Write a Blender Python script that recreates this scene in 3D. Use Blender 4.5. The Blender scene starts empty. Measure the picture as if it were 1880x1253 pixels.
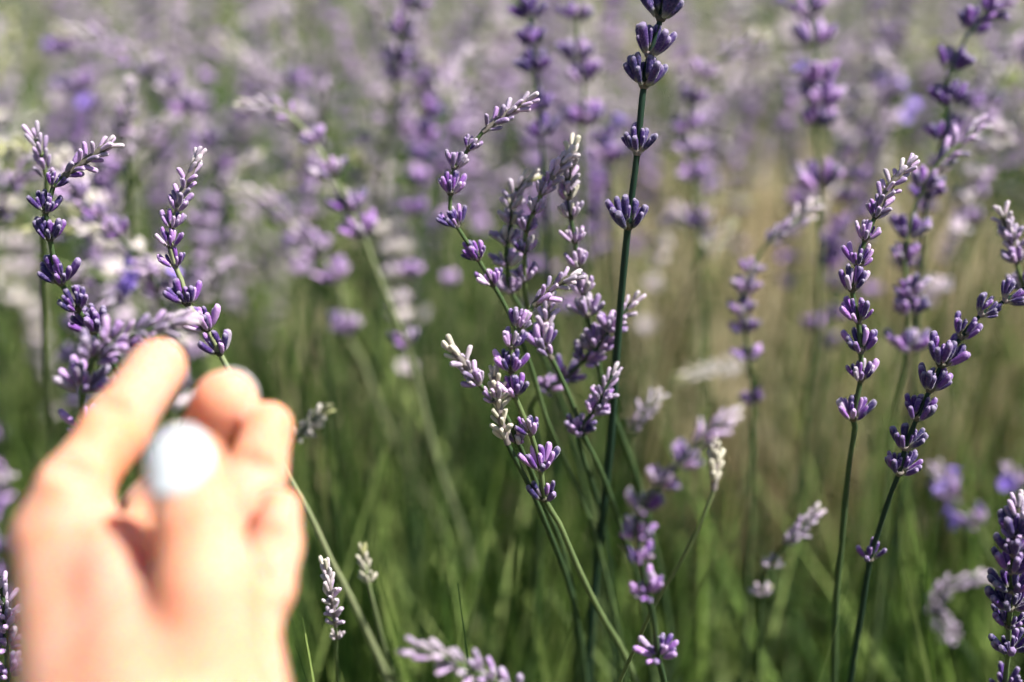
import bpy, math, random
import numpy as np
from mathutils import Vector, Matrix

random.seed(7)
rng = np.random.default_rng(11)
scene = bpy.context.scene
COL = scene.collection

# ------------------------------------------------------------------ camera
LENS, SENSOR = 50.0, 36.0
CAM_Z, PITCH = 0.70, math.radians(22.0)
FOCUS, FSTOP = 0.452, 3.9
PW, PH = 1880.0, 1253.0
cam_d = bpy.data.cameras.new('camera')
cam_d.lens, cam_d.sensor_width = LENS, SENSOR
cam_d.clip_start, cam_d.clip_end = 0.01, 2000
cam_d.dof.use_dof = True
cam_d.dof.focus_distance = FOCUS
cam_d.dof.aperture_fstop = FSTOP
cam = bpy.data.objects.new('camera', cam_d)
cam.location = (0, 0, CAM_Z)
cam.rotation_euler = (math.pi / 2 - PITCH, 0, 0)
COL.objects.link(cam)
scene.camera = cam

# ------------------------------------------------------------------ light
SUN_EL = math.radians(57)
SUN_AZ = math.radians(-16)        # measured from +X towards +Y (to the right of the camera)
SUN_DIR = Vector((math.cos(SUN_EL) * math.cos(SUN_AZ), math.cos(SUN_EL) * math.sin(SUN_AZ), math.sin(SUN_EL)))
world = bpy.data.worlds.new('World')
scene.world = world
world.use_nodes = True
wn = world.node_tree.nodes
sky = wn.new('ShaderNodeTexSky')
sky.sky_type = 'NISHITA'
sky.sun_disc = False
sky.sun_elevation = SUN_EL
sky.sun_rotation = math.pi / 2 - SUN_AZ
world.node_tree.links.new(sky.outputs[0], wn['Background'].inputs[0])
wn['Background'].inputs[1].default_value = 0.05
sun_d = bpy.data.lights.new('sun', 'SUN')
sun_d.energy, sun_d.angle, sun_d.color = 5.0, math.radians(0.53), (1.0, 0.97, 0.92)
sun = bpy.data.objects.new('sun', sun_d)
sun.rotation_euler = SUN_DIR.to_track_quat('Z', 'Y').to_euler()
sun.location = SUN_DIR * 5
COL.objects.link(sun)

vs = scene.view_settings
vs.view_transform, vs.look, vs.exposure, vs.gamma = 'Standard', 'None', 1.2, 1.0
vs.use_curve_mapping = False
scene.render.engine = 'CYCLES'
cy = scene.cycles
cy.use_denoising = True
cy.use_light_tree = False
cy.use_adaptive_sampling, cy.adaptive_threshold, cy.adaptive_min_samples = True, 0.035, 20
cy.debug_use_spatial_splits = True
cy.max_bounces, cy.diffuse_bounces, cy.glossy_bounces, cy.transmission_bounces = 4, 3, 1, 3
cy.caustics_reflective = cy.caustics_refractive = False
cy.sample_clamp_indirect = 6

# ------------------------------------------------------------------ pixel <-> world
FWD = np.array([0, math.cos(PITCH), -math.sin(PITCH)])
UPV = np.array([0, math.sin(PITCH), math.cos(PITCH)])
RGT = np.array([1.0, 0, 0])
CAM = np.array([0, 0, CAM_Z])
K = SENSOR / LENS / PW


def at(x, y, d):
    return CAM + FWD * d + RGT * (x - PW / 2) * K * d - UPV * (y - PH / 2) * K * d


def project(p):
    v = np.asarray(p) - CAM
    d = v @ FWD
    return PW / 2 + (v @ RGT) / (K * d), PH / 2 - (v @ UPV) / (K * d), d


# ------------------------------------------------------------------ materials
def new_mat(name):
    m = bpy.data.materials.new(name)
    m.use_nodes = True
    nt = m.node_tree
    return m, nt, nt.nodes['Principled BSDF'], nt.nodes['Material Output']


def N(nt, t, **kw):
    n = nt.nodes.new(t)
    for k, v in kw.items():
        setattr(n, k, v)
    return n


def mix(nt, fac, a, b, blend='MIX'):
    n = nt.nodes.new('ShaderNodeMix')
    n.data_type, n.blend_type = 'RGBA', blend
    for sock, val in ((n.inputs[0], fac), (n.inputs[6], a), (n.inputs[7], b)):
        if isinstance(val, (int, float)):
            sock.default_value = val
        elif isinstance(val, tuple):
            sock.default_value = (*val, 1)
        else:
            nt.links.new(val, sock)
    return n.outputs[2]


def math_n(nt, op, a, b=0.0, clamp=False):
    n = nt.nodes.new('ShaderNodeMath')
    n.operation, n.use_clamp = op, clamp
    for i, val in enumerate((a, b)):
        if isinstance(val, (int, float)):
            n.inputs[i].default_value = val
        else:
            nt.links.new(val, n.inputs[i])
    return n.outputs[0]


def ramp(nt, fac, stops):
    n = nt.nodes.new('ShaderNodeValToRGB')
    e = n.color_ramp.elements
    while len(e) < len(stops):
        e.new(0.5)
    for el, (p, c) in zip(e, stops):
        el.position, el.color = p, (*c, 1)
    nt.links.new(fac, n.inputs[0])
    return n.outputs[0]


def noise(nt, scale, detail=2.0, coord=None):
    n = nt.nodes.new('ShaderNodeTexNoise')
    n.inputs['Scale'].default_value = scale
    n.inputs['Detail'].default_value = detail
    if coord is None:
        g = nt.nodes.new('ShaderNodeNewGeometry')
        coord = g.outputs['Position']
    nt.links.new(coord, n.inputs['Vector'])
    return n.outputs['Fac']


def translucent_mix(nt, bsdf, out, color, amount):
    tr = nt.nodes.new('ShaderNodeBsdfTranslucent')
    if isinstance(color, tuple):
        tr.inputs[0].default_value = (*color, 1)
    else:
        nt.links.new(color, tr.inputs[0])
    mx = nt.nodes.new('ShaderNodeMixShader')
    mx.inputs[0].default_value = amount
    nt.links.new(bsdf.outputs[0], mx.inputs[1])
    nt.links.new(tr.outputs[0], mx.inputs[2])
    nt.links.new(mx.outputs[0], out.inputs[0])


def make_bud_mat():
    # attribute "tint": R = position along the bud, G = random, B = paleness, from youth and painted-in sunlight
    m, nt, b, out = new_mat('lavender_bud')
    a = N(nt, 'ShaderNodeAttribute', attribute_name='tint')
    sep = N(nt, 'ShaderNodeSeparateColor')
    nt.links.new(a.outputs['Color'], sep.inputs[0])
    t, g, pale = sep.outputs[0], sep.outputs[1], sep.outputs[2]
    oi = N(nt, 'ShaderNodeObjectInfo')
    r = math_n(nt, 'FRACT', math_n(nt, 'ADD', g, oi.outputs['Random']))
    r = math_n(nt, 'MULTIPLY', r, math_n(nt, 'ADD', 1.0, math_n(nt, 'MINIMUM', pale, 0.0)))
    pale = math_n(nt, 'MAXIMUM', pale, 0.0)
    body = ramp(nt, r, [(0.0, (0.010, 0.009, 0.075)), (0.40, (0.050, 0.012, 0.150)), (0.72, (0.225, 0.066, 0.365)), (1.0, (0.58, 0.33, 0.66))])
    fz = noise(nt, 1500, 3.0)
    fuzz = math_n(nt, 'MULTIPLY', math_n(nt, 'SUBTRACT', fz, 0.45, True), 1.0, True)
    body = mix(nt, fuzz, body, (0.36, 0.22, 0.47))
    basefac = math_n(nt, 'SUBTRACT', 1.0, math_n(nt, 'MULTIPLY', t, 3.2), True)
    body = mix(nt, basefac, body, (0.36, 0.37, 0.24))
    tipfac = math_n(nt, 'MULTIPLY', math_n(nt, 'SUBTRACT', t, 0.84, True), 2.4, True)
    body = mix(nt, tipfac, body, (0.56, 0.48, 0.58))
    n2 = noise(nt, 260, 2.0)
    palec = ramp(nt, pale, [(0.0, (0.62, 0.48, 0.64)), (0.60, (0.74, 0.63, 0.68)), (0.84, (0.72, 0.66, 0.56)), (1.0, (0.38, 0.38, 0.16))])  # pale stops raised so the colour itself carries sunlit highlights
    palec = mix(nt, math_n(nt, 'MULTIPLY', math_n(nt, 'SUBTRACT', n2, 0.5, True), 2.2, True), palec, (0.20, 0.17, 0.12))
    body = mix(nt, pale, body, palec)
    nt.links.new(body, b.inputs['Base Color'])
    b.inputs['Roughness'].default_value = 0.62
    b.inputs['Sheen Weight'].default_value = 0.2
    b.inputs['Sheen Roughness'].default_value = 0.4
    bp = N(nt, 'ShaderNodeBump')
    bp.inputs['Strength'].default_value = 0.6
    bp.inputs['Distance'].default_value = 0.0004
    nt.links.new(fz, bp.inputs['Height'])
    nt.links.new(bp.outputs[0], b.inputs['Normal'])
    translucent_mix(nt, b, out, body, 0.12)
    return m


def make_plant_mat(name, stops, scale=60, transl=0.1, rough=0.55, attr=False):
    m, nt, b, out = new_mat(name)
    n1 = noise(nt, scale, 3.0)
    if attr:
        a = N(nt, 'ShaderNodeAttribute', attribute_name='tint')
        sep = N(nt, 'ShaderNodeSeparateColor')
        nt.links.new(a.outputs['Color'], sep.inputs[0])
        n1 = math_n(nt, 'ADD', math_n(nt, 'MULTIPLY', n1, 0.35), math_n(nt, 'MULTIPLY', sep.outputs[1], 0.65))
    else:
        oi = N(nt, 'ShaderNodeObjectInfo')
        n1 = math_n(nt, 'ADD', math_n(nt, 'MULTIPLY', n1, 0.5), math_n(nt, 'MULTIPLY', oi.outputs['Random'], 0.5))
    c = ramp(nt, n1, stops)
    nt.links.new(c, b.inputs['Base Color'])
    b.inputs['Roughness'].default_value = rough
    b.inputs['Specular IOR Level'].default_value = 0.2
    translucent_mix(nt, b, out, c, transl)
    return m


M_BUD = make_bud_mat()
M_STEM = make_plant_mat('lavender_stalk', [(0.2, (0.030, 0.060, 0.026)), (0.5, (0.075, 0.115, 0.042)), (0.8, (0.16, 0.20, 0.08))], 90)
M_STEM_DARK = make_plant_mat('lavender_stalk_teal_shaded', [(0.2, (0.010, 0.028, 0.018)), (0.6, (0.018, 0.042, 0.024)), (0.9, (0.03, 0.06, 0.03))], 120, 0.03)  # teal-green stalk, the shade on its front painted in as darker colour
M_STEM_PALE = make_plant_mat('lavender_stalk_pale', [(0.2, (0.16, 0.20, 0.09)), (0.5, (0.26, 0.29, 0.15)), (0.8, (0.34, 0.33, 0.19))], 90)
M_BRACT = make_plant_mat('lavender_bract', [(0.2, (0.05, 0.05, 0.03)), (0.5, (0.12, 0.11, 0.08)), (0.8, (0.24, 0.20, 0.20))], 900)
M_COROLLA = make_plant_mat('lavender_corolla', [(0.2, (0.26, 0.16, 0.60)), (0.5, (0.36, 0.24, 0.72)), (0.8, (0.48, 0.36, 0.80))], 300, 0.3)
M_LEAF = make_plant_mat('lavender_leaf', [(0.30, (0.009, 0.027, 0.004)), (0.48, (0.036, 0.078, 0.012)), (0.65, (0.120, 0.190, 0.035)), (0.86, (0.38, 0.46, 0.15))], 25, 0.25, 0.5, True)
M_FAR_LEAF = make_plant_mat('grey_green_leaf', [(0.24, (0.016, 0.046, 0.016)), (0.45, (0.068, 0.128, 0.038)), (0.70, (0.235, 0.315, 0.110)), (1.0, (0.56, 0.60, 0.33))], 25, 0.3, 0.5, True)
M_STRAW = make_plant_mat('dry_straw', [(0.15, (0.46, 0.37, 0.21)), (0.5, (0.62, 0.51, 0.33)), (0.9, (0.72, 0.63, 0.46))], 25, 0.2, 0.6, True)


def make_soil():
    m, nt, b, out = new_mat('field_soil')
    c = ramp(nt, noise(nt, 9, 6), [(0.3, (0.07, 0.055, 0.035)), (0.5, (0.13, 0.10, 0.065)), (0.7, (0.21, 0.165, 0.11))])
    c2 = mix(nt, noise(nt, 1.3, 3), c, (0.035, 0.06, 0.015))
    nt.links.new(c2, b.inputs['Base Color'])
    b.inputs['Roughness'].default_value = 0.95
    bp = N(nt, 'ShaderNodeBump')
    bp.inputs['Distance'].default_value = 0.01
    nt.links.new(noise(nt, 60, 5), bp.inputs['Height'])
    nt.links.new(bp.outputs[0], b.inputs['Normal'])
    return m


def make_skin():
    m, nt, b, out = new_mat('skin')
    c = ramp(nt, noise(nt, 55, 3), [(0.30, (0.64, 0.245, 0.130)), (0.5, (0.63, 0.300, 0.195)), (0.75, (0.62, 0.345, 0.255))])
    nt.links.new(c, b.inputs['Base Color'])
    b.inputs['Roughness'].default_value = 0.62
    b.inputs['Specular IOR Level'].default_value = 0.25
    b.inputs['Subsurface Weight'].default_value = 1.0
    b.inputs['Subsurface Radius'].default_value = (1.0, 0.22, 0.05)
    b.inputs['Subsurface Scale'].default_value = 0.009
    bp = N(nt, 'ShaderNodeBump')
    bp.inputs['Strength'].default_value = 0.3
    bp.inputs['Distance'].default_value = 0.0004
    nt.links.new(noise(nt, 700, 4), bp.inputs['Height'])
    nt.links.new(bp.outputs[0], b.inputs['Normal'])
    return m


def make_nail():
    m, nt, b, out = new_mat('white_nail_polish')
    b.inputs['Base Color'].default_value = (0.50, 0.52, 0.53, 1)
    b.inputs['Roughness'].default_value = 0.22
    b.inputs['Coat Weight'].default_value = 0.3
    return m


# ------------------------------------------------------------------ mesh helpers
def link(name, me, parent=None, loc=None):
    o = bpy.data.objects.new(name, me)
    COL.objects.link(o)
    if parent is not None:
        o.parent = parent
    if loc is not None:
        o.location = loc
    return o


def tag(o, label, cat, group=None, kind=None):
    o['label'] = label
    if cat:
        o['category'] = cat
    if group:
        o['group'] = group
    if kind:
        o['kind'] = kind
    return o


def mesh_np(name, V, F, mat, tint=None, smooth=True):
    """F: (n,3) or (n,4) int array"""
    me = bpy.data.meshes.new(name)
    V = np.ascontiguousarray(V, np.float32)
    F = np.ascontiguousarray(F, np.int32)
    k = F.shape[1]
    me.vertices.add(len(V))
    me.vertices.foreach_set('co', V.ravel())
    me.loops.add(F.size)
    me.loops.foreach_set('vertex_index', F.ravel())
    me.polygons.add(len(F))
    me.polygons.foreach_set('loop_start', np.arange(0, F.size, k, dtype=np.int32))
    me.polygons.foreach_set('loop_total', np.full(len(F), k, np.int32))
    if smooth:
        me.polygons.foreach_set('use_smooth', np.ones(len(F), bool))
    if tint is not None:
        at_ = me.attributes.new('tint', 'FLOAT_COLOR', 'POINT')
        c = np.ones((len(V), 4), np.float32)
        c[:, :3] = tint
        at_.data.foreach_set('color', c.ravel())
    me.update(calc_edges=True)
    me.validate()
    me.materials.append(mat)
    return me


def lathe_tris(profile, segs, rib=0.0):
    """profile: list of (z, r); first and last closed by a point. Returns V, F(tri)."""
    V, F = [], []
    zs = profile
    V.append((0, 0, zs[0][0]))
    for (z, r) in zs[1:-1]:
        for s in range(segs):
            a = 2 * math.pi * s / segs
            rr = r * (1 + rib * (1 if s % 2 else -1))
            V.append((rr * math.cos(a), rr * math.sin(a), z))
    V.append((0, 0, zs[-1][0]))
    n = len(zs) - 2
    for s in range(segs):
        F.append((0, 1 + (s + 1) % segs, 1 + s))
    for i in range(n - 1):
        a0, b0 = 1 + i * segs, 1 + (i + 1) * segs
        for s in range(segs):
            t = (s + 1) % segs
            F.append((a0 + s, a0 + t, b0 + t))
            F.append((a0 + s, b0 + t, b0 + s))
    L = len(V) - 1
    a0 = 1 + (n - 1) * segs
    for s in range(segs):
        F.append((a0 + s, a0 + (s + 1) % segs, L))
    return np.array(V, float), np.array(F, int)


BUD_HI = lathe_tris([(0, 0), (0.04, 0.070), (0.22, 0.118), (0.50, 0.150), (0.82, 0.158), (0.95, 0.125), (1.0, 0.070), (0.96, 0)], 12, 0.09)
BUD_HI[0][:, 0] -= 0.16 * BUD_HI[0][:, 2] ** 2
BUD_MID = lathe_tris([(0, 0), (0.08, 0.09), (0.50, 0.165), (0.85, 0.165), (0.97, 0.085), (0.98, 0)], 6)
BUD_LOW = lathe_tris([(0, 0), (0.55, 0.19), (1.0, 0)], 4)


def basis(z, roll=0.0):
    z = np.asarray(z, float)
    z = z / np.linalg.norm(z)
    h = np.array([0, 0, 1.0]) if abs(z[2]) < 0.9 else np.array([1.0, 0, 0])
    x = np.cross(h, z)
    x /= np.linalg.norm(x)
    y = np.cross(z, x)
    c, s = math.cos(roll), math.sin(roll)
    return np.stack([c * x + s * y, -s * x + c * y, z], axis=1)


def basis_hint(z, xh):
    """frame whose z is the bud's direction and whose x leans towards xh"""
    z = z / np.linalg.norm(z)
    x = xh - z * (xh @ z)
    n = np.linalg.norm(x)
    if n < 1e-6:
        return basis(z)
    x = x / n
    return np.stack([x, np.cross(z, x), z], axis=1)


class Batch:
    """many copies of small templates gathered into one mesh"""
    def __init__(self):
        self.V, self.F, self.T, self.n = [], [], [], 0

    def add(self, V, F, tint):
        self.V.append(V)
        self.F.append(F + self.n)
        self.T.append(tint)
        self.n += len(V)

    def bud(self, tmpl, p, R, sx, sz, g, pale):
        V, F = tmpl
        W = (V * (sx, sx, sz)) @ R.T + p
        T = np.empty((len(V), 3))
        T[:, 0] = V[:, 2]
        T[:, 1] = g
        T[:, 2] = pale
        self.add(W, F, T)

    def mesh(self, name, mat):
        return mesh_np(name, np.concatenate(self.V), np.concatenate(self.F), mat, np.concatenate(self.T))


def catmull(P, step):
    P = np.asarray(P, float)
    Q = np.vstack([2 * P[0] - P[1], P, 2 * P[-1] - P[-2]])
    out, marks = [], []
    for i in range(1, len(Q) - 2):
        p0, p1, p2, p3 = Q[i - 1], Q[i], Q[i + 1], Q[i + 2]
        n = max(1, int(round(np.linalg.norm(p2 - p1) / step)))
        marks.append(len(out))
        for j in range(n):
            t = j / n
            out.append(0.5 * ((2 * p1) + (p2 - p0) * t + (2 * p0 - 5 * p1 + 4 * p2 - p3) * t * t + (3 * p1 - p0 - 3 * p2 + p3) * t ** 3))
    marks.append(len(out))
    out.append(Q[-2])
    return np.array(out), marks


def tube(P, R, sides=6, twist=0.0):
    P = np.asarray(P, float)
    n = len(P)
    T = np.gradient(P, axis=0)
    T /= np.linalg.norm(T, axis=1, keepdims=True)
    ref = np.array([1.0, 0.15, 0.0])
    X = np.cross(T, ref)
    X /= np.linalg.norm(X, axis=1, keepdims=True)
    Y = np.cross(T, X)
    R = np.broadcast_to(np.asarray(R, float), (n,))
    a = np.arange(sides) * 2 * math.pi / sides
    q = (1 + 0.13 * np.cos(4 * a))[None, :, None] if sides == 8 else 1.0
    V = P[:, None, :] + R[:, None, None] * q * (np.cos(a)[None, :, None] * X[:, None, :] + np.sin(a)[None, :, None] * Y[:, None, :])
    V = V.reshape(-1, 3)
    i = np.arange(n - 1)[:, None] * sides
    s = np.arange(sides)[None, :]
    t = (s + 1) % sides
    F = np.stack([i + s, i + t, i + sides + t, i + sides + s], axis=-1).reshape(-1, 4)
    return V, F


# ------------------------------------------------------------------ setting: ground
def field_height(x, y):
    return 0.02 * np.sin(1.7 * x + 0.6) * np.cos(1.1 * y)


def build_ground():
    xs = np.concatenate([np.linspace(-400, -12, 8), np.linspace(-10, 10, 121), np.linspace(12, 400, 8)])
    ys = np.concatenate([np.linspace(-60, -3, 5), np.linspace(-2, 12, 101), np.linspace(14, 900, 12)])
    X, Y = np.meshgrid(xs, ys)
    near = np.exp(-((X / 9) ** 2) - ((Y - 4) / 8) ** 2)
    Z = near * (field_height(X, Y) + 0.012 * rng.standard_normal(X.shape)) - 0.02
    V = np.stack([X, Y, Z], -1).reshape(-1, 3)
    nx = len(xs)
    i = (np.arange(len(ys) - 1)[:, None] * nx + np.arange(nx - 1)[None, :]).ravel()
    F = np.stack([i, i + 1, i + nx + 1, i + nx], -1)
    o = link('ground', mesh_np('ground', V, F, make_soil()))
    o['kind'] = 'structure'
    o['label'] = 'dry pale soil of the lavender field between the rows'


build_ground()

# ------------------------------------------------------------------ lavender spikes
# detail 2: every bud an object, 1: a mesh per whorl
BUD_ME = [mesh_np('bud', BUD_HI[0], BUD_HI[1], M_BUD, np.stack([BUD_HI[0][:, 2], np.zeros(len(BUD_HI[0])), np.full(len(BUD_HI[0]), p)], 1)) for p in (0.0, 0.25, 0.5, 0.72, 0.9, -0.65, -0.35)]


def bud_me(p):
    return BUD_ME[5] if p < -.5 else (BUD_ME[6] if p < -.15 else BUD_ME[max(0, min(4, int(round(p * 4.4))))])



def bract_cup(r):
    """small pointed bracts under a whorl"""
    V, F = [], []
    n = 6
    for i in range(n):
        a = i * 2 * math.pi / n + 0.3
        d = np.array([math.cos(a), math.sin(a), 0])
        s = np.array([-math.sin(a), math.cos(a), 0])
        k = len(V)
        V += [d * 0.35 - s * 0.30, d * 0.35 + s * 0.30, d * 0.95 - s * 0.22 + (0, 0, 0.45), d * 0.95 + s * 0.22 + (0, 0, 0.45), d * 1.12 + (0, 0, 1.0)]
        F += [(k, k + 1, k + 3), (k, k + 3, k + 2), (k + 2, k + 3, k + 4)]
    V2, F2 = lathe_tris([(-0.35, 0), (-0.25, 0.42), (0.15, 0.62), (0.4, 0.35), (0.45, 0)], 8)
    V = np.vstack([np.array(V), V2])
    F = np.vstack([np.array(F), F2 + len(V) - len(V2)])
    return V * r, F


BV, BF = bract_cup(0.0026)
BRACT_ME = mesh_np('whorl', BV, BF, M_BRACT, smooth=False)


def corolla_mesh():
    V, F = [], []
    for i, (a, ln, w) in enumerate([(0.5, 1.0, .5), (1.5, 1.0, .5), (2.9, .8, .42), (4.0, .85, .42), (5.2, .8, .42)]):
        d = np.array([math.cos(a), math.sin(a), 0])
        s = np.array([-math.sin(a), math.cos(a), 0])
        k = len(V)
        V += [d * .08 + s * .1, d * .08 - s * .1, d * .45 * ln + s * w * .8 + (0, 0, .35), d * .45 * ln - s * w * .8 + (0, 0, .35),
              d * .9 * ln + s * w * .7 + (0, 0, .42), d * .9 * ln - s * w * .7 + (0, 0, .42), d * 1.1 * ln + (0, 0, .35)]
        F += [(k, k + 1, k + 3), (k, k + 3, k + 2), (k + 2, k + 3, k + 5), (k + 2, k + 5, k + 4), (k + 4, k + 5, k + 6)]
    t, f = lathe_tris([(-.9, 0), (-.85, .12), (0, .16), (.05, 0)], 6)
    V = np.vstack([np.array(V), t])
    F = np.vstack([np.array(F), f + len(V) - len(t)])
    return V, F


CV, CF = corolla_mesh()
COROLLA_ME = mesh_np('corolla', CV * 0.0045, CF, M_COROLLA)


def whorl_buds(axis, w, rnd, full=1.0):
    """bud bases, directions, lengths of one whorl: two opposite fans. w = whorl width in metres."""
    axis = axis / np.linalg.norm(axis)
    side = RGT - axis * (RGT @ axis)
    side /= np.linalg.norm(side)
    oth = np.cross(axis, side)
    roll = rnd.uniform(-0.7, 0.7)
    L0 = w * 0.62 * rnd.uniform(.9, 1.1)
    out = []
    for sgn in (1, -1):
        n = max(2, int(round(rnd.choice([6, 8, 9, 10]) * full)))
        m = max(2, int(round(5 * full)))
        for i in range(n):
            inner = i >= m
            az = roll + (0 if sgn > 0 else math.pi) + (rnd.uniform(-1.0, 1.0) if inner else (-1.15 + 2.3 * (i + 0.5) / m) + rnd.uniform(-0.25, 0.25))
            tilt = math.radians(rnd.uniform(6, 26) if inner else rnd.uniform(28, 54))
            rad = math.cos(az) * side + math.sin(az) * oth
            d = axis * math.cos(tilt) + rad * math.sin(tilt)
            L = L0 * rnd.uniform(0.58, 1.10) * (0.85 if inner else 1.0)
            p = rad * (w * (0.07 if inner else 0.12)) + axis * (w * rnd.uniform(0.0, 0.08) + (w * 0.10 if inner else 0))
            out.append((p, d, L))
    return out


def tip_buds(P, T, w0, w1, rnd):
    """dense small buds along the youngest part of the spike; P ordered tip -> down"""
    seg = np.linalg.norm(np.diff(P, axis=0), axis=1)
    s = np.concatenate([[0], np.cumsum(seg)])
    tot = s[-1]
    out = []
    pos, k = 0.0, 0
    while pos < tot:
        f = pos / tot
        p = np.array([np.interp(pos, s, P[:, c]) for c in range(3)])
        t = np.array([np.interp(pos, s, T[:, c]) for c in range(3)])
        t /= np.linalg.norm(t)
        w = w0 + (w1 - w0) * f
        L = min(0.0085, 0.0036 + 0.30 * w)
        for j in range(3):
            az = k * 1.05 + j * 2.094 + rnd.uniform(-.3, .3)
            R = basis(t, az)
            tilt = math.radians(rnd.uniform(14, 52) * (0.5 + 0.5 * min(1, f * 3)))
            d = t * math.cos(tilt) + R[:, 0] * math.sin(tilt)
            out.append((p + R[:, 0] * w * 0.13, d, L * rnd.uniform(.8, 1.1), f))
        pos += min(0.0042, max(0.0026, w * 0.36))
        k += 1
    return out


def parse(s):
    pts = []
    for tok in s.split():
        body = tok
        kind, w = '-', 0
        for c in 'tws':
            if c in tok:
                body, ww = tok.split(c)
                kind, w = c, float(ww or 0)
                break
        x, y = body.split(',')
        pts.append((float(x), float(y), kind, w))
    return pts


def spike(label, d0, d1, pts, detail=1, pale=0.0, tip_pale=0.6, stem=None, stem_r=0.00105, tip_w=26, corolla=0, seed=0, group='lavender spikes standing among the others'):
    rnd = random.Random(seed * 31 + 5)
    pts = parse(pts)
    px = np.array([(p[0], p[1]) for p in pts])
    cum = np.concatenate([[0], np.cumsum(np.linalg.norm(np.diff(px, axis=0), axis=1))])
    cum /= cum[-1]
    dep = d0 + (d1 + 0.04 - d0) * cum ** 2.2
    P = [at(p[0], p[1], d) for p, d in zip(pts, dep)]
    n_tr = len(P)
    # go on down to the ground
    d = P[-1] - P[-2]
    d /= np.linalg.norm(d)
    q = P[-1].copy()
    tgt = np.array([rnd.uniform(-.12, .12), 0.16, -1.0])
    while q[2] > 0.07:
        d = d * 0.78 + tgt * 0.22
        d /= np.linalg.norm(d)
        q = q + d * 0.035
        P.append(q.copy())
    P = np.array(P)
    base = P[-1].copy()
    base[2] = 0.0
    root = link('lavender_spike', None, loc=base)
    root.empty_display_size = 0.02
    tag(root, label, 'lavender', group)
    C, marks = catmull(P, 0.006)
    T = -np.gradient(C, axis=0)
    T /= np.linalg.norm(T, axis=1, keepdims=True)
    s = np.linspace(0, 1, len(C))
    V, F = tube(C - base, stem_r * (0.62 + 0.55 * np.minimum(1, s * 2.2)) * (1 + 0.05 * np.sin(s * 90 + seed)), 8)
    link('stalk', mesh_np('stalk', V, F, stem or M_STEM), root)

    def put_buds(parent, lst, pal, origin):
        """origin: world position of the parent object"""
        if detail == 2:
            for (p, dr, L, pl) in lst:
                R = basis(dr, rnd.uniform(0, 6.28))
                o = bpy.data.objects.new('bud', bud_me(pl))
                sx = L * rnd.uniform(0.88, 1.12)
                M4 = np.eye(4)
                M4[:3, :3] = R * np.array([sx, sx, L])
                M4[:3, 3] = p - origin
                o.parent = parent
                o.matrix_local = Matrix(M4.tolist())
                COL.objects.link(o)
            return None
        B = Batch()
        for (p, dr, L, pl) in lst:
            B.bud(BUD_MID, p - origin, basis(dr, rnd.uniform(0, 6.28)), L * rnd.uniform(.75, .98), L, rnd.random(), pl)
        return B

    first_w = next((i for i, p in enumerate(pts) if p[2] in 'ws'), None)
    tidx = [i for i, p in enumerate(pts) if p[2] == 't']
    if tidx:
        a, b = marks[tidx[0]], marks[tidx[-1]]
        b = min(len(C) - 1, max(b, a + 3))
        wpx = (pts[tidx[0]][3] or tip_w)
        w1 = pts[tidx[-1]][3] or wpx * 1.25
        dd = dep[tidx[0]] * K * (1.25 if detail == 1 else 1.0)
        tb = tip_buds(C[a:b + 1], T[a:b + 1], wpx * dd, w1 * dd, rnd)
        lst = [(p, dr, L, min(1, max(pale, tip_pale * (1 - 0.75 * f) + rnd.uniform(-.12, .12)))) for (p, dr, L, f) in tb]
        if detail == 2:
            V, F = tube(C[a:b + 1] - base, stem_r * 1.15, 6)
            part = link('spike_tip', mesh_np('spike_tip', V, F, M_BRACT), root)
            put_buds(part, lst, 0, base)
        else:
            B = put_buds(None, lst, 0, base)
            link('spike_tip', B.mesh('spike_tip', M_BUD), root)
    for i, p in enumerate(pts):
        if p[2] not in 'ws':
            continue
        m = marks[i]
        c, ax = C[m], T[m] * 0.8 + np.array([0, 0, 0.25])
        w = p[3] * dep[i] * K * (1.15 if detail == 1 else 1.06)
        k = 0 if first_w is None else (i - first_w)
        lst = []
        for (q, dr, L) in whorl_buds(ax, w, rnd, 0.45 if p[2] == 's' else 1.0):
            lst.append((c + q, dr, L, pale if pale < 0 else min(1, max(0, pale + rnd.choice([-.15, -.1, 0, 0, .1, .1, .1, .4]) + (0.12 if k < 2 and tidx else 0)))))
        if detail == 2:
            wo = link('whorl', BRACT_ME, root)
            M4 = np.eye(4)
            M4[:3, :3] = basis(ax, rnd.uniform(0, 6.28)) * (w / 0.0125)
            M4[:3, 3] = c - base
            wo.matrix_local = Matrix(M4.tolist())
            # buds keep their own scale: parent them through the inverse of the whorl's matrix
            inv = Matrix(M4.tolist()).inverted()
            for (q, dr, L, pl) in lst:
                R = basis_hint(dr, (q - c) - ax * ((q - c) @ ax) / (ax @ ax) + 1e-5 * RGT)
                o = bpy.data.objects.new('bud', bud_me(pl))
                sx = L * rnd.uniform(0.72, 0.98)
                A = np.eye(4)
                A[:3, :3] = R * np.array([sx, sx, L])
                A[:3, 3] = q - base
                o.parent = wo
                o.matrix_local = inv @ Matrix(A.tolist())
                COL.objects.link(o)
        else:
            B = put_buds(None, lst, 0, c)
            wo = link('whorl', B.mesh('whorl', M_BUD), root, loc=c - base)
        if corolla and rnd.random() < corolla:
            for _ in range(1 if corolla < 0.9 else 2):
                q, dr, L, _p = lst[rnd.randrange(len(lst))]
                o = bpy.data.objects.new('corolla', COROLLA_ME)
                A = np.eye(4)
                A[:3, :3] = basis(dr, rnd.uniform(0, 6.28))
                A[:3, 3] = q + dr * L * 1.25 - base
                o.parent = root
                o.matrix_local = Matrix(A.tolist())
                COL.objects.link(o)
    return root


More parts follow.
